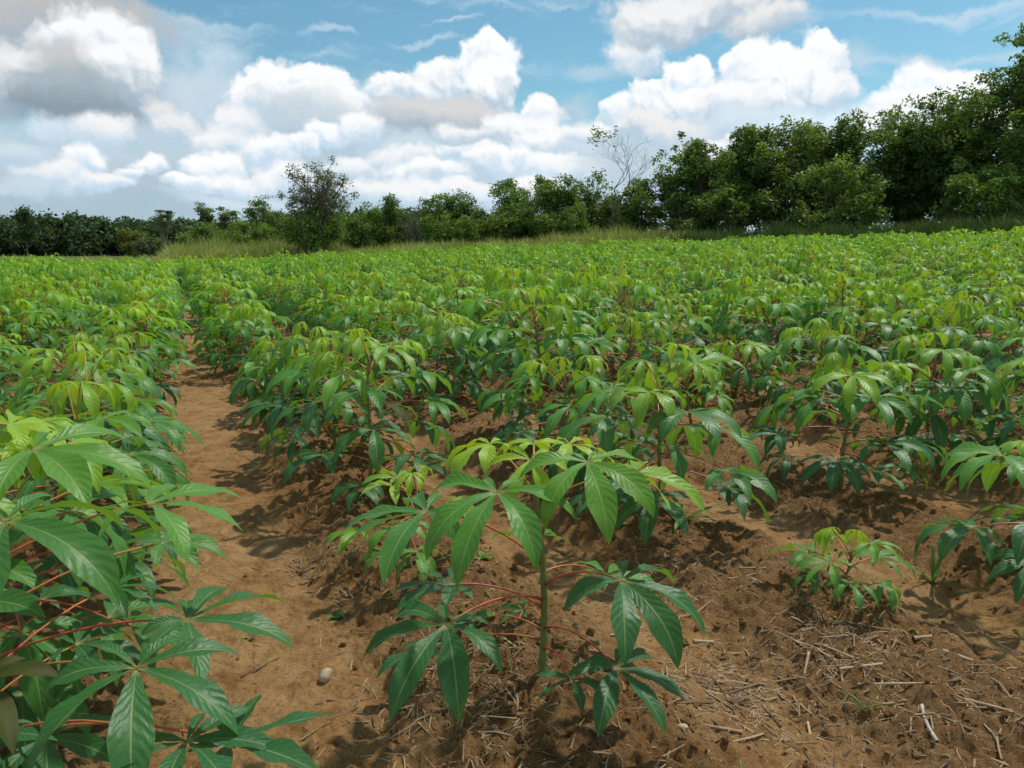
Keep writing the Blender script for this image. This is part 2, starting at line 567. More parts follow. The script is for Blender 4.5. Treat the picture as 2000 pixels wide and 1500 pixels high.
# --- the hand-laid nearest plants -------------------------------------------
def manual_plant(base, top, hubs, label, r0, group=None, seed=0):
    base = np.array(base, float); top = np.array(top, float)
    k = np.linspace(0, 1, 9)[:, None]
    stem = (top - base) * k + np.array([.012, .01, 0]) * np.sin(k * PI * 1.3)
    stem[0] = 0
    leaves = []
    for i, (px, py, Y, L, age, zf, azd, tilt, droop, n) in enumerate(hubs):
        hub = at(px, py, Y) - base
        att = np.array([np.interp(zf, k[:, 0], stem[:, j]) for j in range(3)])
        d = hub - att
        az = math.atan2(d[0], d[1]) if azd is None else rad(azd)
        leaves.append(dict(att=att, hub=hub, az=az, tilt=rad(tilt), L=L, n=n, e0=.30, droop=rad(droop), age=age, seed=seed * 100 + i, sag=.05))
    return hero_plant(base, stem, leaves, label, r0, group)


GRP = 'cassava plants set out in rows across the field'
bx, by = .075, 1.85
front = manual_plant((bx, by, g1(bx, by) - .01), at(1048, 905, 1.84), [
    # px, py, Y, L, age, attach, azimuth, tilt, droop, lobes
    (970, 962, 1.60, .225, .40, .62, 195, 22, 62, 7),
    (1147, 903, 1.66, .205, .50, .66, 170, 22, 66, 7),
    (957, 868, 1.92, .150, .98, .86, 250, 12, 70, 6),
    (1035, 898, 1.76, .125, 1.12, .95, 185, 40, 60, 6),
    (1043, 868, 2.00, .150, 1.05, .96, 350, 10, 75, 6),
    (1112, 868, 1.94, .140, 1.08, .92, 110, 15, 72, 6),
    (1238, 926, 1.84, .185, .78, .80, 105, 16, 55, 7),
    (832, 1000, 1.74, .240, .42, .54, 245, 18, 54, 7),
    (882, 1142, 1.80, .155, .10, .33, 265, 8, 42, 7),
    (872, 1221, 1.62, .222, .06, .37, 215, 22, 58, 7),
    (1214, 1135, 1.64, .220, .20, .44, 145, 22, 60, 7),
    (1203, 1305, 1.58, .172, .0, .24, 150, 20, 50, 7),
    (1118, 1326, 1.62, .105, .0, .14, 200, 8, 40, 6),
    (1022, 1192, 2.06, .090, .25, .26, 300, 10, 45, 5),
    (835, 1272, 1.90, .140, .08, .18, 275, 10, 50, 6),
    (1185, 1125, 2.02, .170, .45, .50, 60, 12, 55, 6),
    (925, 1215, 2.10, .130, .2, .22, 320, 10, 50, 6),
    (1030, 1050, 2.15, .150, .5, .58, 10, 10, 50, 6),
], 'single young cassava plant in front, green upright stem and red leaf stalks', .0105, GRP, 1)

bx, by = -1.04, 1.26
left = manual_plant((bx, by, g1(bx, by) - .01), (bx + .04, by - .02, .80), [
    (268, 1305, 1.10, .205, .22, .35, 160, 24, 58, 7),
    (366, 1212, 1.32, .195, .18, .42, 100, 10, 52, 7),
    (290, 985, 1.40, .185, .48, .62, 95, 10, 50, 7),
    (12, 1018, 1.10, .215, .30, .66, 150, 24, 60, 7),
    (65, 880, 1.40, .210, .46, .75, 120, 16, 50, 7),
    (318, 1062, 1.56, .120, .30, .50, 80, 12, 50, 7),
    (365, 1448, 1.04, .130, .02, .22, 130, 8, 30, 7),
    (450, 1452, 1.06, .150, .0, .20, 95, 5, 25, 6),
    (20, 830, 1.62, .150, .95, .95, 60, 16, 60, 6),
    (150, 1260, 1.50, .150, .05, .25, 60, 12, 50, 6),
    (-60, 1180, 1.15, .180, .30, .45, 200, 14, 50, 7),
    (-140, 900, 1.30, .190, .70, .85, 260, 14, 50, 7),
    (-40, 1330, 1.10, .160, .1, .3, 170, 14, 50, 7),
    (60, 1000, 1.75, .170, .45, .7, 20, 14, 50, 7),
    (90, 1440, 1.22, .150, .0, .16, 150, 12, 40, 7),
    (-30, 1440, 1.15, .160, .0, .2, 190, 12, 45, 7),
    (215, 1150, 1.62, .140, .12, .3, 60, 14, 50, 7),
], 'nearest cassava plant at the left edge, long crimson leaf stalks reaching over the path', .013, GRP, 2)

# --- the field of rows ---------------------------------------------------------
EDGE_AZ = [-60, -40, -33, -23, -14.4, 7.3, 20, 32.6, 50]
EDGE_D = [46, 47, 48, 48.5, 47, 42.5, 41, 40, 38]
ORD = ['first', 'second', 'third', 'fourth', 'fifth', 'sixth', 'seventh', 'eighth', 'ninth', 'tenth', 'eleventh', 'twelfth',
       'thirteenth', 'fourteenth', 'fifteenth', 'sixteenth', 'seventeenth', 'eighteenth', 'nineteenth', 'twentieth']
TENS = {2: 'twenty', 3: 'thirty', 4: 'forty', 5: 'fifty', 6: 'sixty'}


def ordinal(n):
    if n <= 20: return ORD[n - 1]
    return (TENS[n // 10] + '-' + ORD[n % 10 - 1]) if n % 10 else TENS[n // 10][:-1] + 'ieth'


custom = {  # row -> list of (v, du, height, kind)
    0: [(2.10, .05, .62, 'h'), (2.92, .08, .60, 'h'), (3.75, .06, .62, 'h')],
    1: [(2.50, -.05, .33, 'shoot'), (3.34, -.01, .76, 'h'), (4.12, .0, .62, 'h')],
    2: [(1.68, .12, .19, 'small'), (2.52, -.02, .62, 'h'), (3.28, .0, .50, 'h'), (3.98, .18, .86, 'h')],
    3: [(1.50, -.10, .42, 'h'), (2.57, .07, .55, 'h'), (3.62, .0, .45, 'y'), (4.45, .1, .60, 'h')],
}
plants = []
fr = np.random.default_rng(5)
for k in range(-45, 48):
    v = fr.uniform(-.2, .6)
    if k in custom:
        for (cv, du, h, kind) in custom[k]:
            plants.append((k, cv, row_u(k) + du, h, kind))
        v = custom[k][-1][0] + .84
    while v < 60:
        vv = v + fr.normal(0, .08); uu = row_u(k) + fr.normal(0, .05)
        v += .76
        if k in (0, 1): uu += (.10 if k == 0 else -.15) * min(1, max(0, (vv - 3) / 6))
        x, y = to_xy(uu, vv)
        a = math.degrees(math.atan2(x, y)); d = math.hypot(x, y)
        if abs(a) > 48 or d < 1.6 or d > np.interp(a, EDGE_AZ, EDGE_D) + fr.normal(0, .3): continue
        h = float(np.clip(fr.normal(.60, .105), .32, .95)) * (1 + .10 * float(pnoise(np.array([uu * .25]), np.array([vv * .25]))[0]))
        if fr.uniform() < .06: h *= .6
        plants.append((k, vv, uu, h, 'g'))
info = []
for (k, v, u, h, kind) in plants:
    x, y = to_xy(u, v)
    info.append((math.hypot(x, y), math.degrees(math.atan2(x, y)), x, y, k, v, h, kind))
info.sort()
inview = [p for p in info if abs(p[1]) < 34.5 + 22 / p[0]]
named = inview[:298]
named_set = set(id(p) for p in named)
rest = [p for p in info if id(p) not in named_set]
# ordinals along each row
rowcount = {}
order = {}
for p in sorted(named, key=lambda q: (q[4], q[5])):
    extra = 1 if p[4] in (0, 1) else 0          # the two hand-laid plants are first of their rows
    rowcount[p[4]] = rowcount.get(p[4], extra) + 1
    order[id(p)] = rowcount[p[4]]

HEROV = [spec_plant(100 + i, .66, 24) for i in range(3)]
N_HERO = 34
VAR1 = []; VAR2 = []; VAR3 = []
for i in range(10):
    st, lv = spec_plant(200 + i, .66 * (1 + .08 * math.sin(i * 2.1)), 24 + (i * 3) % 8, Lf=.212 + .012 * (i % 3), Lp=.32 + .03 * (i % 3), lean=.05 + .04 * (i % 4), droopk=.85 + .1 * (i % 4))
    sb1 = MB(); stem_mesh(sb1, st, .0095, .005, 5, 0, False)
    m_s = sb1.mesh('stem', M_STEM)
    VAR1.append((plant_mb(st, lv, 1).mesh('foliage', [M_LEAFF, M_PET]), m_s))
    VAR2.append((plant_mb(st, lv, 2).mesh('foliage', [M_LEAFF, M_PET]), m_s))
    VAR3.append(plant_mb(st, lv, 3).arrays())

SPECIAL = {
    (1, 'shoot'): 'low pale yellow-green cassava shoot on the bed behind the front plant',
    (2, 'small'): 'tiny cassava seedling alone on a straw-littered mound at the right',
    (3, 'y'): 'low yellow-green cassava plant in the third row right of the path',
}
for i, p in enumerate(named):
    d, a, x, y, k, v, h, kind = p
    o = order[id(p)]
    side = 'right' if k > 0 else 'left'
    rn = k if k > 0 else 1 - k
    sz = 'Very small' if h < .4 else 'Low' if h < .55 else 'Tall' if h > .8 else 'Leafy'
    lab = f'{sz.lower()} cassava plant, {ordinal(o)} along the {ordinal(rn)} row {side} of the bare path'
    lab = SPECIAL.get((k, kind), lab)
    z = g1(x, y) - .012
    if i < N_HERO or kind != 'g':
        nn = 24; Lf = .212; Lp = .30; yb, yt = .0, 1.0
        if kind == 'shoot': nn, Lf, Lp, yb = 11, .125, .17, .55
        if kind == 'small': nn, Lf, Lp, yb, yt = 11, .12, .13, .42, .8
        if kind == 'y': nn, Lf, Lp, yb = 18, .15, .2, .45
        if h > .8: nn = 32
        if kind == 'h' and h < .5: nn = 15
        st, lv = spec_plant(1000 + i * 7 + k, h, nn, Lf, Lp, yb, yt)
        hero_plant((x, y, z), st, lv, lab, .0095 if h > .3 else .005, GRP, 0 if d < 4.6 else 1)
    else:
        j = int(fr.integers(10))
        root = empty('cassava_plant', (x, y, z))
        tag(root, lab, 'cassava plant', GRP)
        root.rotation_euler = (fr.normal(0, .06), fr.normal(0, .06), fr.uniform(0, 2 * PI))
        s = h / .66
        root.scale = (.35 + .65 * s, .35 + .65 * s, s)
        mf, ms = (VAR1 if d < 10.5 else VAR2)[j]
        for nm, me in (('foliage', mf), ('stem', ms)):
            c = bpy.data.objects.new(nm, me); COL.objects.link(c); c.parent = root

# the rest of the field in one object
fb = MB()
for p in rest:
    d, a, x, y, k, v, h, kind = p
    V, Q, UV, AA, MM = VAR3[int(fr.integers(10))]
    th = fr.uniform(0, 2 * PI); s = h / .66; sx = .4 + .68 * s
    c, s_ = math.cos(th), math.sin(th)
    W = np.stack([(V[:, 0] * c - V[:, 1] * s_) * sx + x, (V[:, 0] * s_ + V[:, 1] * c) * sx + y, V[:, 2] * s + float(macro(np.array([x]), np.array([y]))[0]) + .04], -1)
    fb.raw(W, Q, UV, AA + fr.normal(0, .08), MM)
far = fb.build('distant_cassava_rows', [M_LEAFF, M_PET])
tag(far, 'distant rows of cassava merging into one green canopy up to the grass edge', 'crop', kind='stuff')
print('plants', len(info), 'named', len(named), 'faces far', sum(len(q) for q in fb.f))

# ------------------------------------------------------------------ litter on the soil
lr = np.random.default_rng(21)


def scatter(n, rmin, rmax, amax=38, pw=1.0):
    out = []
    while len(out) < n:
        r = rmin + (rmax - rmin) * lr.uniform(size=4000) ** pw
        a = np.radians(lr.uniform(-amax, amax, 4000))
        x, y = r * np.sin(a), r * np.cos(a)
        m = ridge_mask(x, y); u, v = to_uv(x, y)
        pr = (.10 + .90 * m) * np.where(u < .1, .35, 1)
        pr = pr * (.2 + 1.5 * np.clip(fbm(x * 1.5 + 40, y * 1.5, 3) + .4, 0, 1))
        ok = lr.uniform(size=4000) < pr
        out += list(zip(x[ok], y[ok]))
    return out[:n]


piles = []
for (px_, py_, n_, sp_) in ((1400, 1285, 420, .10), (1470, 1330, 260, .12), (1640, 1235, 420, .10), (1560, 1290, 240, .14), (880, 1330, 260, .10), (1000, 1300, 200, .12), (800, 1330, 160, .1),
                            (1900, 1330, 300, .16), (1780, 1440, 200, .14), (1500, 960, 300, .16), (1250, 1120, 260, .14), (1350, 1100, 200, .14), (940, 1440, 200, .12), (660, 1060, 160, .12)):
    gx, gy = on_ground(px_, py_, .1)
    piles += [(gx + a, gy + b) for a, b in lr.normal(0, sp_, (n_, 2))]
sb = MB()
for (x, y) in scatter(8500, 1.35, 7.0, 40, .8) + piles:
    L = float(np.clip(lr.lognormal(-3.75, .60), .008, .13)); w = lr.uniform(.0004, .0017) * (1 + L * 9)
    th = lr.uniform(0, PI); dx, dy = math.cos(th) * L / 2, math.sin(th) * L / 2
    zz = ground(np.array([x - dx, x, x + dx]), np.array([y - dy, y, y + dy]))
    bow = lr.normal(0, L * .05)
    pts = np.array([[x - dx, y - dy, zz[0]], [x - dy * bow * 4, y + dx * bow * 4, max(zz[1], (zz[0] + zz[2]) / 2)], [x + dx, y + dy, zz[2]]])
    pts[:, 2] += lr.uniform(-.9, .9) * w + .0005
    sb.tube(pts, w, 4, lr.uniform(.0, 1.0), cap=True)
tag(sb.build('straw_litter', M_STRAW, smooth=False), 'broken pale straw and stubble strewn over the brown beds', 'straw', kind='stuff')

cb = MB()
ph, tt = np.meshgrid(np.linspace(0, PI, 6), np.arange(7) * 2 * PI / 7, indexing='ij')
S = np.stack([np.sin(ph) * np.cos(tt), np.sin(ph) * np.sin(tt), np.cos(ph)], -1)
for (x, y) in scatter(5000, 1.35, 7.5, 40, .8):
    s = float(np.clip(lr.lognormal(-5.3, .5), .002, .014))
    P = S * s * lr.uniform(.65, 1.2, 3) * (1 + lr.normal(0, .24, S.shape[:2] + (1,)))
    P[0] = P[0].mean(0); P[-1] = P[-1].mean(0)
    P = P + np.array([x, y, g1(x, y) + s * .25])
    cb.grid(P, None, 1.0, 0, wrap=True)
tag(cb.build('soil_clods', M_SOIL, smooth=False), 'crumbs and clods of brown soil on the beds', 'soil', kind='stuff')


# --- countable bits: sticks, stone, twig bundle, weeds
def stick(px, py, L, ang, r, label, mat=M_STRAW, name='dry_stalk', age=.9, bend=.0, lift=0.0):
    x, y = on_ground(px, py, .06)
    n = 7
    t = np.linspace(-.5, .5, n)
    X_ = x + t * L * math.cos(ang) + bend * (t * t) * math.sin(ang); Y_ = y + t * L * math.sin(ang) - bend * t * t * math.cos(ang)
    z = ground(X_, Y_)
    line = np.polyval(np.polyfit(t, z, 1), t)
    line += max(0, float(np.percentile(z - line, 70))) + r * .7 + lift * (t + .5)
    P = np.stack([X_, Y_, line], -1)
    rr = r * (1 + .12 * np.sin(np.arange(n) * 2.3))
    mb = MB(); mb.tube(P[::1], rr, 7, age, cap=True)
    o = P[0]
    ob = mb.build(name, mat, loc=o, origin=o)
    tag(ob, label, 'stalk', 'loose dry stalks on the soil')
    return ob


stick(1808, 1425, .155, rad(74), .0042, 'bleached white bent stalk lying at the bottom right', M_STICK, 'bleached_stalk', .45, .025)
stick(1680, 1318, .125, rad(12), .0035, 'straight pale stalk lying below the small seedling mound', age=1)
stick(1745, 1352, .17, rad(-12), .0028, 'long thin dry stalk right of the grass tuft', age=.8)
stick(1408, 1408, .10, rad(-6), .0045, 'thick dark-sided stalk lying near the bottom centre right', age=.45)
stick(1468, 1136, .09, rad(-38), .0030, 'slanting pale stalk on the bed right of the front plant', age=1)
stick(1582, 1395, .05, rad(76), .0036, 'short upright-pointing pale stalk on bare soil in the lower right', age=1)
stick(1575, 1300, .055, rad(60), .0036, 'short pale stalk leaning left of the straight stalk', age=1)
stick(1868, 1300, .075, rad(-52), .0050, 'stubby dry stalk with a knot at the right', age=.9)
stick(1930, 1395, .10, rad(-28), .0035, 'dry stalk beside the dark hollow at the right edge', age=.7)
stick(1375, 1236, .06, rad(5), .0050, 'pale stalk under the tip of the right leaf of the front plant', age=.9)
stick(1800, 1262, .05, rad(3), .0055, 'squat horizontal stalk beside the two small rosettes', age=.8)
stick(590, 1410, .16, rad(52), .0022, 'thin dark twig lying on the path beside the bed', age=.3)
stick(930, 1240, .06, rad(60), .0032, 'pale stalk leaning behind the lower left leaf of the front plant', age=1)


def blob(px, py, rx, ry, rz, name, label, cat, mat, z=.03, seed=0):
    x, y = on_ground(px, py, z)
    ph, tt = np.meshgrid(np.linspace(0, PI, 15), np.arange(22) * 2 * PI / 22, indexing='ij')
    P = np.stack([np.sin(ph) * np.cos(tt), np.sin(ph) * np.sin(tt), np.cos(ph)], -1)
    k = 1 + .16 * fbm(P[..., 0] * 1.3 + seed, P[..., 1] * 1.3 + P[..., 2], 3)
    k[0] = k[0].mean(); k[-1] = k[-1].mean()
    P = P * k[..., None] * np.array([rx, ry, rz])
    mb = MB(); mb.grid(P, None, .6, 0, wrap=True)
    o = mb.build(name, mat, loc=(x, y, g1(x, y) + rz * .55))
    return tag(o, label, cat)


st = blob(636, 1322, .014, .024, .017, 'stone', 'smooth tan pebble at the foot of the bed beside the path', 'stone', M_STONE)
st.rotation_euler = (.2, .1, -.3)
blob(1332, 1452, .013, .009, .007, 'stone', 'small flat dull pebble near the bottom centre right', 'stone', M_STONE, seed=4)


def weed(px, py, n, L, w, label, name='grass_sprout', erect=.9, mat=M_WEED, seed=0, z=.06, cat='weed', age=.6):
    x, y = on_ground(px, py, z)
    rg = np.random.default_rng(seed + int(px))
    gz = g1(x, y)
    mb = MB()
    for i in range(n):
        az = i * 2.4 + rg.normal(0, .3); e = erect * rg.uniform(.7, 1.15); l = L * rg.uniform(.6, 1.1)
        t = np.linspace(0, 1, 7)
        pit = np.clip(e - (1.5 if erect < 1.3 else .9) * t ** 1.5 * rg.uniform(.5, 1.1), -1, 1.5)
        st_ = np.stack([np.cos(pit) * math.sin(az), np.cos(pit) * math.cos(az), np.sin(pit)], -1) * (l / 6)
        pos = np.cumsum(st_, 0) - st_[0]
        sd = np.array([math.cos(az), -math.sin(az), 0])
        ww = w * np.interp(t, [0, .15, .5, .85, 1], [.35, .8, 1, .6, .03])
        s = np.array([-1, 0, 1])
        P = pos[:, None] + sd * (s[None] * ww[:, None])[..., None]
        P[..., 2] += (np.abs(s)[None] * ww[:, None]) * .5
        mb.grid(P, None, age + rg.normal(0, .15))
    o = mb.build(name, mat, loc=(x, y, gz - .004))
    return tag(o, label, cat, 'little weeds sprouting in the soil')


weed(1822, 1130, 5, .16, .006, 'tall narrow grass sprout with one upright blade at the right', erect=1.35, seed=1)
weed(1335, 1035, 6, .18, .011, 'broad-bladed arching grass sprout behind the right leaves of the front plant', erect=1.0, seed=2)
weed(1690, 1385, 6, .075, .0022, 'fine grass tuft growing among the pale stalks', erect=1.15, seed=3)
weed(1455, 1490, 3, .05, .0025, 'single pale grass shoot at the bottom edge', erect=1.3, seed=4)
weed(625, 1465, 6, .035, .0035, 'small upright herb beside the bed at the bottom', 'weed_seedling', 1.1, seed=5)
weed(1622, 1284, 8, .022, .0042, 'bright green rosette below the seedling mound', 'weed_rosette', .5, seed=6)
weed(1820, 1228, 7, .024, .0046, 'pale green rosette on bare soil at the right', 'weed_rosette', .4, seed=7, age=.9)
weed(1785, 1250, 6, .020, .004, 'tiny pale rosette just left of the larger pale one', 'weed_rosette', .4, seed=8, age=.9)
weed(1470, 1214, 6, .020, .004, 'tiny rosette right of the front plant leaf tips', 'weed_rosette', .4, seed=9, age=.7)
weed(658, 1182, 8, .045, .008, 'small leafy weed in the hollow of the bed edge', 'weed_seedling', .9, seed=10, age=.3)
weed(533, 1385, 6, .022, .0028, 'faint little weed flat on the path, lower one', 'weed_rosette', .5, seed=11, z=0)
weed(440, 985, 7, .05, .002, 'thin grass tuft in the middle of the path', 'grass_tuft', 1.0, seed=12, z=0)
weed(470, 1258, 6, .028, .006, 'small round-leaved weed on the path by the left leaves', 'weed_seedling', .5, seed=13, z=0, age=.8)
weed(395, 1225, 6, .022, .005, 'tiny round-leaved weed on the path left of another', 'weed_seedling', .4, seed=14, z=0, age=.8)
weed(1160, 1262, 5, .03, .005, 'small weed just right of the front plant stem', 'weed_seedling', .9, seed=15, age=.8)
weed(940, 1100, 9, .06, .006, 'yellowish feathery weed behind the front plant', 'weed_seedling', 1.0, seed=16, age=1.0)
weed(700, 985, 10, .05, .011, 'clump of small round green weeds behind the pale shoot', 'weed_clump', .7, seed=17, age=.7)
weed(1310, 1040, 14, .05, .010, 'low clump of round green weeds at the foot of the arching grass sprout', 'weed_clump', .6, seed=18, age=.5)

# dry twig bundle
x0, y0 = on_ground(588, 1110, .03)
tw = MB(); rg = np.random.default_rng(9)
for i in range(16):
    az = rg.uniform(0, 2 * PI); e = rg.uniform(.1, 1.1); L = rg.uniform(.05, .13)
    d = np.array([math.cos(e) * math.sin(az), math.cos(e) * math.cos(az), math.sin(e)])
    p = np.array([0, 0, 0]) + np.linspace(0, 1, 5)[:, None] * d * L + rg.normal(0, .004, (5, 3)) * np.linspace(0, 1, 5)[:, None]
    tw.tube(p, np.linspace(.0022, .0007, 5), 4, rg.uniform(.5, 1))
tag(tw.build('dry_twig_tuft', M_STRAW, loc=(x0, y0, g1(x0, y0))), 'dead branching twig tuft on the bed edge beside the path', 'dead plant')


# ------------------------------------------------------------------ trees
def leaf_quads(C, sz, rg, up=.35, asp=.42):
    """diamond leaf faces at centres C"""
    n = len(C)
    d = rg.normal(0, 1, (n, 3)); d[:, 2] = d[:, 2] * .6 - .15
    d /= np.linalg.norm(d, axis=1, keepdims=True)
    nn = rg.normal(0, 1, (n, 3)); nn[:, 2] += up * 3
    s = np.cross(d, nn); s /= np.linalg.norm(s, axis=1, keepdims=True) + 1e-9
    l = (sz * rg.uniform(.6, 1.3, n))[:, None]
    a = C - d * l * .5; b = C + d * l * .5
    m = C - d * l * .03
    P = np.stack([np.stack([a, m + s * l * asp * .5], 1), np.stack([m - s * l * asp * .5, b], 1)], 1)
    return P  # (n,2,2,3): a, right / left, tip -> faces wind a-right-tip-left


def crown(center, rads, nlobe, nclus, nleaf, sz, rg, clus_r=.5, hollow=.45, flat=1.0, up=.35, base=0.0, lobe_k=(.26, .46)):
    """leaf clumps over the shells of overlapping lobes; returns leaf array, clump tones, lobe centres, clump centres"""
    center = np.asarray(center, float); rads = np.asarray(rads, float)
    L = []
    for i in range(nlobe):
        d = rg.normal(0, 1, 3); d /= np.linalg.norm(d)
        L.append(center + d * rads * rg.uniform(.45, .86))
    L = np.array(L)
    lr_ = rads[None] * rg.uniform(lobe_k[0], lobe_k[1], (nlobe, 1))
    ci = rg.integers(0, nlobe, nclus)
    d = rg.normal(0, 1, (nclus, 3)); d /= np.linalg.norm(d, axis=1, keepdims=True)
    C = L[ci] + d * lr_[ci] * (rg.uniform(hollow, 1.05, nclus) ** .7)[:, None]
    tone = np.clip(rg.normal(.45, .2, nclus) + .1 * rg.normal(0, 1, nlobe)[ci], 0, 1.1)
    li = np.repeat(np.arange(nclus), nleaf)
    off = rg.normal(0, 1, (len(li), 3)); off /= np.linalg.norm(off, axis=1, keepdims=True)
    off *= (rg.uniform(0, 1, len(li)) ** .45)[:, None] * clus_r * rg.uniform(.6, 1.3, nclus)[li][:, None]
    off[:, 2] *= flat
    P = C[li] + off
    return P, tone[li] + rg.normal(0, .08, len(li)), L, C


def make_tree(px, Y, top_y, wpx, label, seed, mat=M_TREELEAF, bark=M_BARK, name='tree', low=.12, nlobe=11, dens=1.0, sz=.23, bot=None,
              cat='tree', group=None, clus_r=.46, trunk_r=None, depth=None, hollow=.45, lean=0., forkz=None, cx=None, flat=.8):
    rg = np.random.default_rng(seed)
    x = (px - 1000) / F * (Y / (math.cos(PITCH))) * 1.0
    zt = at(px, top_y, Y)[2]
    x = at(px, top_y, Y)[0]
    z0 = float(macro(np.array([x]), np.array([Y]))[0]) - .05
    h = zt - z0
    w = wpx / F * Y
    dp = depth or w
    zb = h * low
    cen = np.array([lean, 0, (zb + h) / 2]); rads = np.array([w / 2, dp / 2, (h - zb) / 2])
    vol = w * (h - zb)
    ncl = int(vol * 8.5 * dens)
    P, tone, L, C = crown(cen, rads * .90, int(nlobe * 2.0), ncl, 46, sz, rg, clus_r, hollow, flat)
    # tuft(s) reaching the top
    keep = P[:, 2] > .05
    P = P[keep]; tone = tone[keep]
    root = empty(name, (x, Y, z0))
    tag(root, label, cat, group)
    mb = MB(); mb.grid(leaf_quads(P, sz, rg), None, tone)
    mb.build('crown', mat, root, smooth=False)
    tb = MB()
    r = trunk_r or .012 * h + .05
    fz = (forkz or .28) * h
    k = np.linspace(0, 1, 7)[:, None]
    trunk = np.concatenate([rg.normal(0, .05, (7, 2)) * k * h * .12, k * fz], 1); trunk[0, :2] = 0
    tb.tube(trunk, np.linspace(r * 1.35, r * .85, 7), 9, .5)
    for c in L:
        s0 = trunk[int(rg.integers(3, 7))]
        mid = s0 * .5 + c * .5 + np.array([0, 0, .08 * h]) * rg.uniform(-.6, .8)
        pts = bez(s0, s0 * .6 + mid * .4 + np.array([0, 0, .05 * h]), mid, c, 8)
        pts[1:-1] += rg.normal(0, .04 * w * .2, (6, 3))
        tb.tube(pts, np.linspace(r * .6, r * .12, 8), 6, .5)
        dist = np.linalg.norm(C - c, axis=1)
        for j in np.argsort(dist)[rg.integers(0, max(1, len(C) // 3), 7)]:
            q = pts[int(rg.integers(3, 7))]
            m2 = (q + C[j]) / 2 + rg.normal(0, .15, 3)
            tb.tube(bez(q, q * .5 + m2 * .5, m2, C[j], 5), np.linspace(r * .2, r * .04, 5), 4, .5)
    tb.build('trunk', bark, root)
    return root


def bare_tree(px, Y, top_y, wpx, label, seed, mat=M_TWIG, name='bare_tree', depthn=6, leafy=0, trunk_k=.022, spread=.55, fork=.35, bundle=1, group=None, asym=0.):
    rg = np.random.default_rng(seed)
    p = at(px, top_y, Y); x = p[0]
    z0 = float(macro(np.array([x]), np.array([Y]))[0]) - .05
    h = p[2] - z0; w = wpx / F * Y
    tb = MB(); tips = []

    def rec(p, d, L, r, n):
        d = d / np.linalg.norm(d)
        k = 5
        pts = [p]
        for i in range(k):
            d = d + rg.normal(0, .10, 3) + np.array([0, 0, .04]); d /= np.linalg.norm(d)
            pts.append(pts[-1] + d * L / k)
        tb.tube(np.array(pts), np.linspace(r, r * .62, k + 1), 6 if n > 3 else 3, .5 + rg.normal(0, .15))
        if n == 0:
            tips.append(pts[-1]); return
        m = 2 if rg.uniform() < .45 else 3
        for i in range(m):
            dd = d + rg.normal(0, spread, 3) * np.array([1, 1, .6])
            dd[2] = abs(dd[2]) * .9 + .1
            rec(pts[-1] if i < 2 else pts[3], dd, L * rg.uniform(.62, .85), r * .62, n - 1)
    L0 = h * fork
    for b in range(bundle):
        d0 = np.array([0, 0, 1.]) + (rg.normal(0, .35, 3) * np.array([1, 1, 0]) if bundle > 1 else 0)
        rec(np.array([0, 0, 0.]) + rg.normal(0, .1, 3) * (bundle > 1) * np.array([1, 1, 0]), d0, L0, trunk_k * h, depthn)
    allv = np.concatenate(tb.v)
    sz = np.array([w / max(.1, np.ptp(allv[:, 0])), w / max(.1, np.ptp(allv[:, 1])), h / allv[:, 2].max()])
    for i in range(len(tb.v)):
        tb.v[i] = tb.v[i] * sz
    tips = np.array(tips) * sz
    sh = np.array([tips[:, 0].mean(), tips[:, 1].mean()]) / h
    for i in range(len(tb.v)):
        tb.v[i][:, :2] -= tb.v[i][:, 2:3] * sh
    tips[:, :2] -= tips[:, 2:3] * sh
    root = empty(name, (x, Y, z0))
    tag(root, label, 'tree' if name != 'dry_bush' else 'bush', group)
    tb.build('trunk', mat, root)
    if leafy:
        top = tips[np.argsort(-(tips[:, 2] - asym * tips[:, 0]))[:leafy]]
        P = np.repeat(top, 26, axis=0) + rg.normal(0, .22, (len(top) * 26, 3))
        mb = MB(); mb.grid(leaf_quads(P, .24, rg), None, rg.uniform(.1, .6, len(P)))
        mb.build('crown', M_TREELEAF, root, smooth=False)
    return root


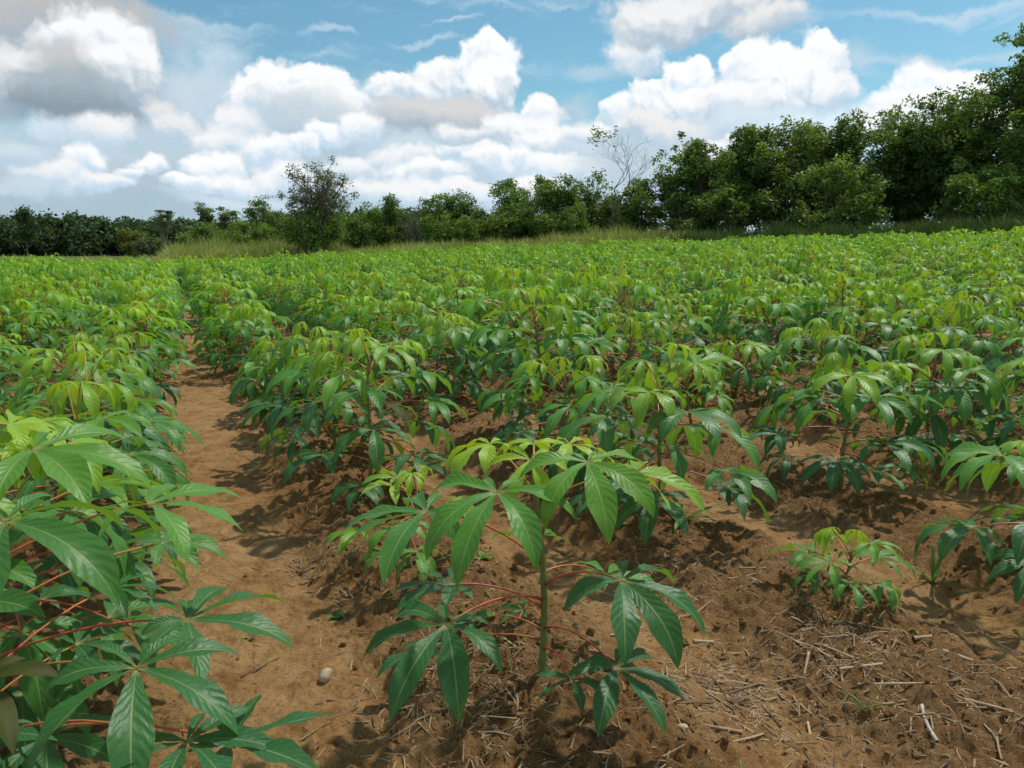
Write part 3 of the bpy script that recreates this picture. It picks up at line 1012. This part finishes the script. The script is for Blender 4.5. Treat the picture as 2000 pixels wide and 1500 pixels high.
TG = 'trees along the far edge of the field'
T = [
    # px, Y, top, width, label, kwargs
    (2010, 41, 70, 250, 'tallest dark tree, rising at the far right edge of the photo', dict(low=.06, dens=1.35, nlobe=14)),
    (1878, 44, 150, 215, 'tall open-crowned tree just left of the tallest one, sky showing through', dict(low=.16, dens=.72, nlobe=12)),
    (1795, 46, 178, 200, 'tall dense dark tree third from the right end of the tree line', dict(low=.10, nlobe=12)),
    (1705, 46, 218, 180, 'rounded tree with a low crown and a dark forked trunk beneath', dict(low=.14, nlobe=10)),
    (1600, 48, 232, 150, 'narrow-headed tree between two rounder crowns', dict(low=.10, nlobe=9)),
    (1525, 47, 236, 190, 'broad olive-topped tree in the middle of the right-hand trees', dict(low=.08, nlobe=12)),
    (1455, 47, 255, 150, 'bushy tree leaning against the broad olive-topped one', dict(low=.08, nlobe=9)),
    (1385, 49, 280, 120, 'bright green tree with a knobbly pointed top', dict(low=.06, nlobe=8, mat=M_BUSHLEAF)),
    (1322, 50, 272, 95, 'thin tree with ragged leaf tufts at its top', dict(low=.05, nlobe=9, dens=.62, clus_r=.4)),
    (1258, 50, 346, 105, 'dense dark bushy tree right of the bare tree', dict(low=.02, nlobe=7)),
    (1155, 56, 342, 125, 'dark tree with scattered top leaves left of the bare tree', dict(low=.03, nlobe=7, dens=.85)),
    (1085, 56, 345, 135, 'tree draped in pale flowering creeper', dict(low=.02, nlobe=7)),
    (965, 60, 346, 165, 'fresh green tree with a domed crown, middle of the tree line', dict(low=.02, nlobe=9, mat=M_BUSHLEAF)),
    (880, 61, 360, 125, 'green tree at the left end of the thick trees', dict(low=.02, nlobe=7, dens=.85, mat=M_BUSHLEAF)),
    (752, 64, 374, 80, 'slender loose tree right of the tall lone tree', dict(low=.04, nlobe=8, dens=.7, mat=M_BUSHLEAF)),
    (512, 74, 386, 62, 'small dark layered tree left of the tall lone tree', dict(low=.35, nlobe=9, dens=.9, flat=.35, clus_r=.6)),
    (437, 74, 401, 40, 'small tree with a flat dark top above the bushes', dict(low=.3, nlobe=5, dens=.8, flat=.5)),
    (398, 74, 393, 34, 'small tufted tree standing above the bushes', dict(low=.3, nlobe=4, dens=.8, flat=.5)),
    (316, 78, 406, 40, 'pale-stemmed thin tree in front of the far forest', dict(low=.45, nlobe=6, dens=.55, flat=.4, mat=M_GREYLEAF, bark=M_BARKPALE)),
]
for i, (px, Y, ty, w, lab, kw) in enumerate(T):
    make_tree(px, Y, ty - (20 if px > 1300 else 9), w * (1.18 if px > 1300 else 1.1), lab, 300 + i, group=TG, **kw)

# lower fill trees and bushes beneath the right-hand trees
B = [
    (1640, 43, 285, 230, 'low olive-green tree with a dense sunlit crown in front of taller trees', M_BUSHLEAF, 'tree'),
    (1930, 39, 300, 190, 'spreading bright green bush under the tallest tree', M_BUSHLEAF, 'bush'),
    (1770, 48, 330, 190, 'dark undergrowth bush behind the forked trunk', M_TREELEAF, 'bush'),
    (1850, 47, 315, 170, 'dark undergrowth bush below the open-crowned tree', M_TREELEAF, 'bush'),
    (1540, 45, 345, 200, 'broad dark bush below the olive-topped tree', M_TREELEAF, 'bush'),
    (1440, 45, 345, 170, 'green bush below the leaning bushy tree', M_TREELEAF, 'bush'),
    (1345, 47, 350, 140, 'bright green bush under the ragged thin tree', M_BUSHLEAF, 'bush'),
    (1375, 50, 325, 130, 'dark bush filling between the knobbly tree and its neighbour', M_TREELEAF, 'bush'),
    (1180, 57, 380, 130, 'dark bush at the foot of the bare tree', M_TREELEAF, 'bush'),
    (1110, 53, 392, 140, 'low bush under the creeper-draped tree', M_TREELEAF, 'bush'),
    (1030, 58, 395, 120, 'green bush below the grey bare twigs', M_BUSHLEAF, 'bush'),
    (1000, 57, 385, 130, 'dark green bush filling the gap beside the dome-crowned green tree', M_TREELEAF, 'bush'),
    (905, 58, 400, 130, 'yellow-green bush before the left thick trees', M_BUSHLEAF, 'bush'),
    (820, 66, 405, 90, 'green bush at the left end of the thick tree line', M_TREELEAF, 'bush'),
    (700, 66, 402, 120, 'round green bush right of the lone tree', M_BUSHLEAF, 'bush'),
    (745, 64, 420, 110, 'green bush under the slender loose tree', M_TREELEAF, 'bush'),
    (560, 68, 408, 110, 'green bush left of the lone tree', M_TREELEAF, 'bush'),
    (475, 70, 420, 110, 'bushy thicket under the small layered tree', M_BUSHLEAF, 'bush'),
    (400, 71, 420, 110, 'green thicket under the two small tufted trees', M_BUSHLEAF, 'bush'),
    (252, 88, 436, 62, 'yellow-flowered round tree in front of the far forest', M_YELLOWLEAF, 'tree'),
    (290, 84, 445, 60, 'dull brown-green bush beside the yellow-flowered tree', M_GREYLEAF, 'bush'),
]
for i, (px, Y, ty, w, lab, mt, cat) in enumerate(B):
    make_tree(px, Y, ty, w, lab, 500 + i, mat=mt, low=.0, nlobe=8, cat=cat, name='tree' if cat == 'tree' else 'bush', hollow=.3, dens=.85,
              forkz=.15, group=TG if cat == 'tree' else 'bushes along the far edge of the field')

# lone tree: dense skirt below, airy head above
make_tree(618, 50, 300, 180, 'tall airy lone tree standing at the field edge, sky showing through its crown', 711, mat=M_GREYLEAF, bark=M_BARKPALE,
          low=.36, nlobe=22, dens=.52, sz=.16, clus_r=.38, hollow=.1, forkz=.52, group=TG)
make_tree(618, 49.5, 398, 150, 'dense dark bush wrapped round the foot of the lone tree', 712, mat=M_TREELEAF, low=.0, nlobe=8, name='bush', cat='bush', dens=.95, hollow=.3, forkz=.1, sz=.2, group='bushes along the far edge of the field')
bare_tree(1214, 53, 254, 120, 'leafless branching tree with a few leaf tufts on top against the clouds', 41, depthn=6, leafy=7, trunk_k=.010, fork=.42, group=TG, asym=.4)
bare_tree(1035, 60, 338, 90, 'grey leafless twiggy tree behind the green trees', 42, depthn=5, bundle=3, trunk_k=.008, fork=.28, spread=.6, group=TG)
bare_tree(1120, 60, 330, 80, 'grey dead tree-top showing above the creeper-draped tree', 43, depthn=5, bundle=2, trunk_k=.008, fork=.28, spread=.6, group=TG)
bare_tree(1212, 51, 385, 60, 'brown dry creeper-hung bush below the bare tree', 44, name='dry_bush', depthn=5, bundle=5, trunk_k=.008, fork=.25, spread=.8)
bare_tree(812, 63, 398, 110, 'grey dry twiggy bush left of the thick trees', 45, name='dry_bush', depthn=5, bundle=6, trunk_k=.007, fork=.25, spread=.8)

# far forest as one mass
rg = np.random.default_rng(77)
fm = MB()
Pn = []; tn = []
for i in range(150):
    px = rg.uniform(-260, 900); Y = rg.uniform(170, 215)
    ty = np.interp(px, [-260, 0, 40, 60, 150, 320, 420, 600, 760, 900], [428, 424, 422, 422, 420, 426, 436, 412, 408, 412]) + rg.normal(4, 4)
    c = at(px, ty, Y); hw = rg.uniform(4.5, 8)
    zb = -1.5
    P, tone, L, C = crown((c[0], Y, (c[2] + zb) / 2), (hw, hw, (c[2] - zb) / 2 * .84), 7, 110, 26, .9, rg, 1.6, .3, lobe_k=(.45, .65))
    Pn.append(P); tn.append(tone + rg.normal(0, .12))
Pn = np.concatenate(Pn); tn = np.concatenate(tn)
fm.grid(leaf_quads(Pn, .95, rg, asp=.6), None, tn)
tag(fm.build('distant_forest', M_FARLEAF, smooth=False), 'dark far-off forest along the left horizon', 'forest', kind='stuff')
make_tree(45, 165, 407, 34, 'dark round tree rising above the far forest at the left', 714, mat=M_FARLEAF, low=.3, nlobe=7, sz=.7, clus_r=1.4, dens=.2, group=TG)


# ------------------------------------------------------------------ grass
def grass_patch(n, azr, rr, hfun, mat, name, label, w=.014, seed=0):
    rg = np.random.default_rng(seed)
    a = np.radians(rg.uniform(azr[0], azr[1], n)); f0, f1 = rr
    ad = np.degrees(a)
    e = np.interp(ad, EDGE_AZ, EDGE_D)
    d = e + f0 + (f1 - f0) * rg.uniform(0, 1, n)
    x, y = d * np.sin(a), d * np.cos(a)
    z = macro(x, y)
    clump = .5 + 1.0 * np.clip(fbm(x * .5, y * .5, 3) + .35, 0, 1)
    h = hfun(ad, (d - e)) * rg.uniform(.55, 1.1, n) * clump
    az = rg.uniform(0, 2 * PI, n); bend = rg.uniform(.1, .55, n)
    t = np.array([0, .4, .75, 1.])
    px_ = x[:, None] + np.sin(az)[:, None] * bend[:, None] * h[:, None] * t[None] ** 2
    py_ = y[:, None] + np.cos(az)[:, None] * bend[:, None] * h[:, None] * t[None] ** 2
    pz_ = z[:, None] + h[:, None] * (t - .18 * bend[:, None] * t ** 3)
    pos = np.stack([px_, py_, pz_], -1)
    sa = rg.uniform(0, 2 * PI, n)
    sd = np.stack([np.cos(sa), np.sin(sa), 0 * sa], -1)
    ww = (np.array([.8, 1, .7, .08])[None] * w * rg.uniform(.6, 1.5, n)[:, None])
    P = pos[:, :, None] + sd[:, None, None] * (np.array([-1, 1])[None, None, :, None] * ww[:, :, None, None])
    mb = MB(); mb.grid(P, None, np.clip(rg.normal(.5, .2, n) + .5 * fbm(x * .25, y * .25, 2), 0, 1))
    return tag(mb.build(name, mat, smooth=False), label, 'grass', kind='stuff')


def h_mid(a, d):
    h = np.interp(a, [-24.2, -23, -21, -16.5, -14, -12, 0, 6, 8, 11, 14, 40], [.6, 1.4, 1.65, 1.45, 1.2, .95, .95, 1.25, 1.4, 1.2, 1.25, 1.25])
    return h * (1 + .02 * d)


grass_patch(52000, (-24.3, 12), (.5, 9), h_mid, M_GRASS, 'tall_grass', 'tall yellow-green grass behind the crop in the middle distance', .016, 1)
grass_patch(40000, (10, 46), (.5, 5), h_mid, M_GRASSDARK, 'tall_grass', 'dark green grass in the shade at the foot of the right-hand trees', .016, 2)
grass_patch(30000, (-46, -23.2), (.5, 26), lambda a, d: .75 + 0 * a, M_GRASSDRY, 'pale_grass', 'pale dry-topped grass strip left of the tall grass before the far forest', .02, 3)

# ------------------------------------------------------------------ sky
w = bpy.data.worlds.new('World'); sc.world = w; w.use_nodes = True
t = NT(w.node_tree)
tc = t.n('ShaderNodeTexCoord')
D = tc.outputs['Generated']
sep = t.n('ShaderNodeSeparateXYZ', {'Vector': D})
az = t.m('ARCTAN2', sep.outputs[0], sep.outputs[1])
el = t.m('ARCSINE', sep.outputs[2])
sky = t.n('ShaderNodeTexSky', sky_type='NISHITA', sun_disc=False)
sky.sun_elevation = SUN_EL; sky.sun_rotation = SUN_AZ
sky.air_density = 1.0; sky.dust_density = .6; sky.ozone_density = 2.0; sky.altitude = 100
SKY_K = .115
base = t.mix(1.0, sky.outputs[0], (SKY_K * .60, SKY_K * .86, SKY_K * .80), 'MULTIPLY')
P0 = t.n('ShaderNodeCombineXYZ', {0: t.m('MULTIPLY', az, 10.), 1: t.m('MULTIPLY', el, 10.)}).outputs[0]
# billowing edges
n1 = t.n('ShaderNodeTexNoise', {'Vector': P0, 'Scale': .9, 'Detail': 7., 'Roughness': .60})
wv = t.n('ShaderNodeVectorMath', {0: n1.outputs['Color'], 1: (-.5, -.5, -.5)}, operation='ADD').outputs[0]
wv = t.n('ShaderNodeVectorMath', {0: wv, 'Scale': .74}, operation='SCALE').outputs[0]
P1 = t.n('ShaderNodeVectorMath', {0: P0, 1: wv}, operation='ADD').outputs[0]


def puff(vec, scale, detail):
    v = t.n('ShaderNodeTexVoronoi', {'Vector': vec, 'Scale': scale, 'Detail': detail, 'Roughness': .5, 'Lacunarity': 2.1}, voronoi_dimensions='2D', feature='F1')
    v.normalize = True
    return v.outputs['Distance']


ha = puff(P1, 3.2, 2.)
sh = t.n('ShaderNodeVectorMath', {0: P1, 1: (.05, .085, 0)}, operation='ADD').outputs[0]
hb = puff(sh, 3.2, 2.)
lit = t.m('SUBTRACT', hb, ha)                      # >0 where the puff faces the sun
# push edges outward on puffs
pd = t.m('MULTIPLY', t.m('SUBTRACT', ha, .32), .75)

# faint high cirrus
Ps = t.n('ShaderNodeVectorMath', {0: P1, 1: (.5, 3.2, 1)}, operation='MULTIPLY').outputs[0]
ci = t.noise(Ps, .7, 7, .62)
cim = t.m('MULTIPLY', t.mr(ci, .50, .74, 0, .62, True), t.mr(el, .10, .24, .4, 1.))
col = t.mix(cim, base, (.66, .76, .84))
# pale moist air low down
col = t.mix(t.mr(el, -.02, .20, .6, 0., True), col, (.36, .53, .66))

blobs = [
    # px, py, rx, ry, soft, bright, dark
    (-200, 330, 330, 150, .35, .62, .42), (150, 350, 300, 100, .4, .60, .44), (420, 300, 230, 130, .4, .64, .46), (700, 310, 240, 130, .35, .66, .48),
    (950, 330, 260, 100, .35, .68, .50), (1150, 380, 200, 65, .35, .70, .54), (380, 200, 110, 90, .45, .66, .50),
    (330, 60, 130, 36, .7, .64, .58), (440, 115, 50, 42, .55, .74, .56),
    (30, 20, 300, 80, .28, .46, .40), (180, 92, 115, 76, .18, .84, .46), (120, 165, 190, 80, .30, .52, .30), (245, 140, 75, 66, .22, .84, .42), (15, 150, 85, 66, .22, .78, .44),
    (90, 175, 120, 50, .35, .44, .28),
    (-120, 120, 150, 110, .3, .75, .4),
    (590, 190, 112, 72, .08, .90, .58), (520, 205, 60, 62, .10, .86, .58), (660, 225, 80, 78, .12, .86, .56), (610, 255, 115, 62, .35, .60, .48),
    (770, 180, 62, 38, .12, .86, .56), (860, 168, 76, 50, .10, .88, .54), (950, 128, 68, 54, .08, .92, .60), (958, 170, 62, 54, .10, .90, .50), (860, 235, 150, 42, .30, .60, .42),
    (1062, 228, 42, 42, .11, .90, .60), (1010, 262, 74, 44, .14, .86, .52), (1115, 210, 32, 30, .5, .62, .50), (1100, 285, 95, 36, .16, .86, .56),
    (310, 210, 40, 26, .3, .70, .56), (350, 240, 55, 36, .25, .74, .54), (460, 245, 50, 40, .2, .80, .56), (420, 275, 50, 30, .22, .80, .56),
    (100, 255, 60, 30, .3, .72, .54), (200, 255, 55, 36, .22, .80, .56), (170, 310, 50, 28, .18, .86, .60), (110, 335, 70, 26, .22, .80, .58), (210, 350, 60, 20, .22, .80, .60), (40, 300, 60, 26, .3, .68, .54), (55, 362, 70, 16, .35, .66, .56),
    (300, 318, 42, 22, .14, .88, .60), (262, 332, 26, 14, .2, .84, .6), (420, 322, 58, 30, .12, .92, .62), (375, 356, 52, 20, .12, .92, .62), (455, 350, 60, 20, .2, .86, .6), (520, 300, 55, 32, .16, .88, .60), (540, 345, 70, 24, .2, .84, .60),
    (640, 270, 46, 24, .13, .92, .62), (590, 290, 44, 20, .15, .86, .6), (700, 255, 40, 28, .16, .88, .6), (700, 330, 70, 24, .2, .82, .56), (780, 310, 60, 22, .2, .80, .56), (840, 340, 80, 24, .18, .88, .58), (905, 300, 60, 24, .16, .86, .58), (980, 318, 70, 24, .16, .90, .60), (1080, 330, 70, 26, .16, .92, .62),
    (900, 270, 60, 22, .2, .78, .52), (760, 370, 120, 22, .25, .80, .60), (900, 378, 110, 20, .25, .82, .62), (1040, 372, 90, 24, .22, .86, .64), (480, 388, 130, 16, .4, .72, .58), (1150, 262, 46, 28, .25, .84, .58), (1140, 345, 50, 30, .2, .88, .64),
    (1300, 335, 170, 80, .4, .60, .50), (1500, 290, 210, 70, .4, .68, .56),
    (1370, 18, 180, 48, .20, .74, .46), (1490, 52, 80, 32, .28, .72, .48), (1245, 100, 56, 44, .24, .82, .56), (1150, 140, 50, 14, .6, .66, .6), (1290, 40, 80, 50, .22, .78, .48),
    (1208, 215, 46, 38, .09, .92, .60), (1262, 192, 56, 48, .09, .92, .60), (1348, 150, 54, 50, .07, .94, .64), (1335, 205, 70, 50, .12, .90, .56), (1260, 250, 70, 36, .2, .76, .52), (1330, 262, 80, 40, .2, .74, .52),
    (1475, 148, 68, 68, .08, .93, .62), (1605, 138, 56, 64, .08, .94, .62), (1540, 172, 90, 60, .10, .92, .56), (1440, 205, 90, 42, .16, .86, .54), (1630, 190, 46, 38, .2, .84, .58),
    (1490, 242, 110, 34, .3, .74, .54), (1380, 300, 60, 24, .2, .84, .6), (1470, 285, 60, 24, .2, .84, .62), (1560, 262, 90, 30, .3, .82, .62), (1680, 120, 34, 28, .7, .66, .6),
    (1810, 165, 86, 54, .11, .94, .74), (1870, 198, 80, 52, .14, .93, .72), (1765, 215, 70, 48, .16, .91, .68), (1960, 240, 110, 60, .3, .84, .66), (1720, 262, 70, 40, .25, .84, .66),
    (2150, 150, 180, 80, .3, .9, .6), (2300, 330, 260, 130, .3, .8, .6), (1850, 105, 170, 9, .8, .68, .6), (1870, 14, 210, 8, .8, .72, .64), (640, 55, 44, 7, .6, .7, .6), (830, 78, 50, 6, .7, .7, .6), (890, 45, 40, 4, .7, .7, .6),
]
for (px, py, rx, ry, soft, br, dk) in blobs:
    soft = soft + .04 + (.05 if py > 240 else 0); br = min(br, .84 + .3 * (br - .84)); dk = dk + (.04 if dk < .5 else .07)
    a_, e_ = azel(px, py)
    sx = azel(px + 1, py)[0] - a_; sy = e_ - azel(px, py + 1)[1]
    irx = 1 / (rx * sx * 10); iry = 1 / (ry * sy * 10)
    Pk = t.n('ShaderNodeVectorMath', {0: col, 1: (1e-6, 1e-6, 0), 2: P1}, operation='MULTIPLY_ADD').outputs[0]   # keeps the clouds evaluated in order
    q = t.n('ShaderNodeVectorMath', {0: Pk, 1: (irx, iry, 0), 2: (-a_ * 10 * irx, -e_ * 10 * iry, 0)}, operation='MULTIPLY_ADD').outputs[0]
    ln = t.n('ShaderNodeVectorMath', {0: q}, operation='LENGTH').outputs['Value']
    ln = t.m('ADD', ln, pd)
    al = t.mr(ln, 1.0 + soft, 1.0 - soft, 0., 1. if soft < .4 else (.85 if soft < .5 else .55), True)
    yy = t.n('ShaderNodeSeparateXYZ', {'Vector': q}).outputs[1]
    s = t.m('ADD', yy, t.m('MULTIPLY', lit, 2.0 if soft < .2 else (1.3 if soft < .3 else .6)))
    s = t.mr(s, -.75, .55, 0., 1., True)
    kb = (.80, .95, 1.06) if soft > .36 else (.985, 1, 1.01)
    cc = t.mix(s, (dk * .72, dk * .92, dk * 1.10), (br * kb[0], br * kb[1], br * kb[2]))
    col = t.mix(al, col, cc)
# generic cumulus elsewhere round the horizon and overhead, outside the photo's view
gm = t.m('MAXIMUM', t.mr(t.m('ABSOLUTE', az), .80, 1.05), t.mr(el, .42, .60))
gn = t.noise(D, 2.6, 7, .55, .3)
ga = t.m('MULTIPLY', t.mr(gn, .50, .60, 0, 1, True), gm)
col = t.mix(ga, col, t.mix(t.mr(gn, .52, .72), (.92, .94, .96), (.55, .60, .66)))
bg = t.n('ShaderNodeBackground', {'Color': col, 'Strength': 1.0})
t.n('ShaderNodeOutputWorld', {'Surface': bg.outputs[0]})
w.cycles.sampling_method = 'MANUAL'; w.cycles.sample_map_resolution = 512

sl = bpy.data.lights.new('sun', 'SUN'); sl.energy = 3.2; sl.angle = rad(2.0); sl.color = (1, .95, .87)
so = bpy.data.objects.new('sun', sl); COL.objects.link(so)
sd = Vector((math.sin(SUN_AZ) * math.cos(SUN_EL), math.cos(SUN_AZ) * math.cos(SUN_EL), math.sin(SUN_EL)))
so.rotation_euler = (-sd).to_track_quat('-Z', 'Y').to_euler()
so.location = (0, 0, 30)

sc.render.engine = 'CYCLES'
sc.view_settings.view_transform = 'Standard'
sc.view_settings.look = 'None'
sc.view_settings.exposure = .22
sc.cycles.adaptive_threshold = .02
sc.view_settings.gamma = 1
sc.cycles.max_bounces = 6
sc.cycles.diffuse_bounces = 3
sc.cycles.glossy_bounces = 2
sc.cycles.transmission_bounces = 3
sc.cycles.use_adaptive_sampling = True
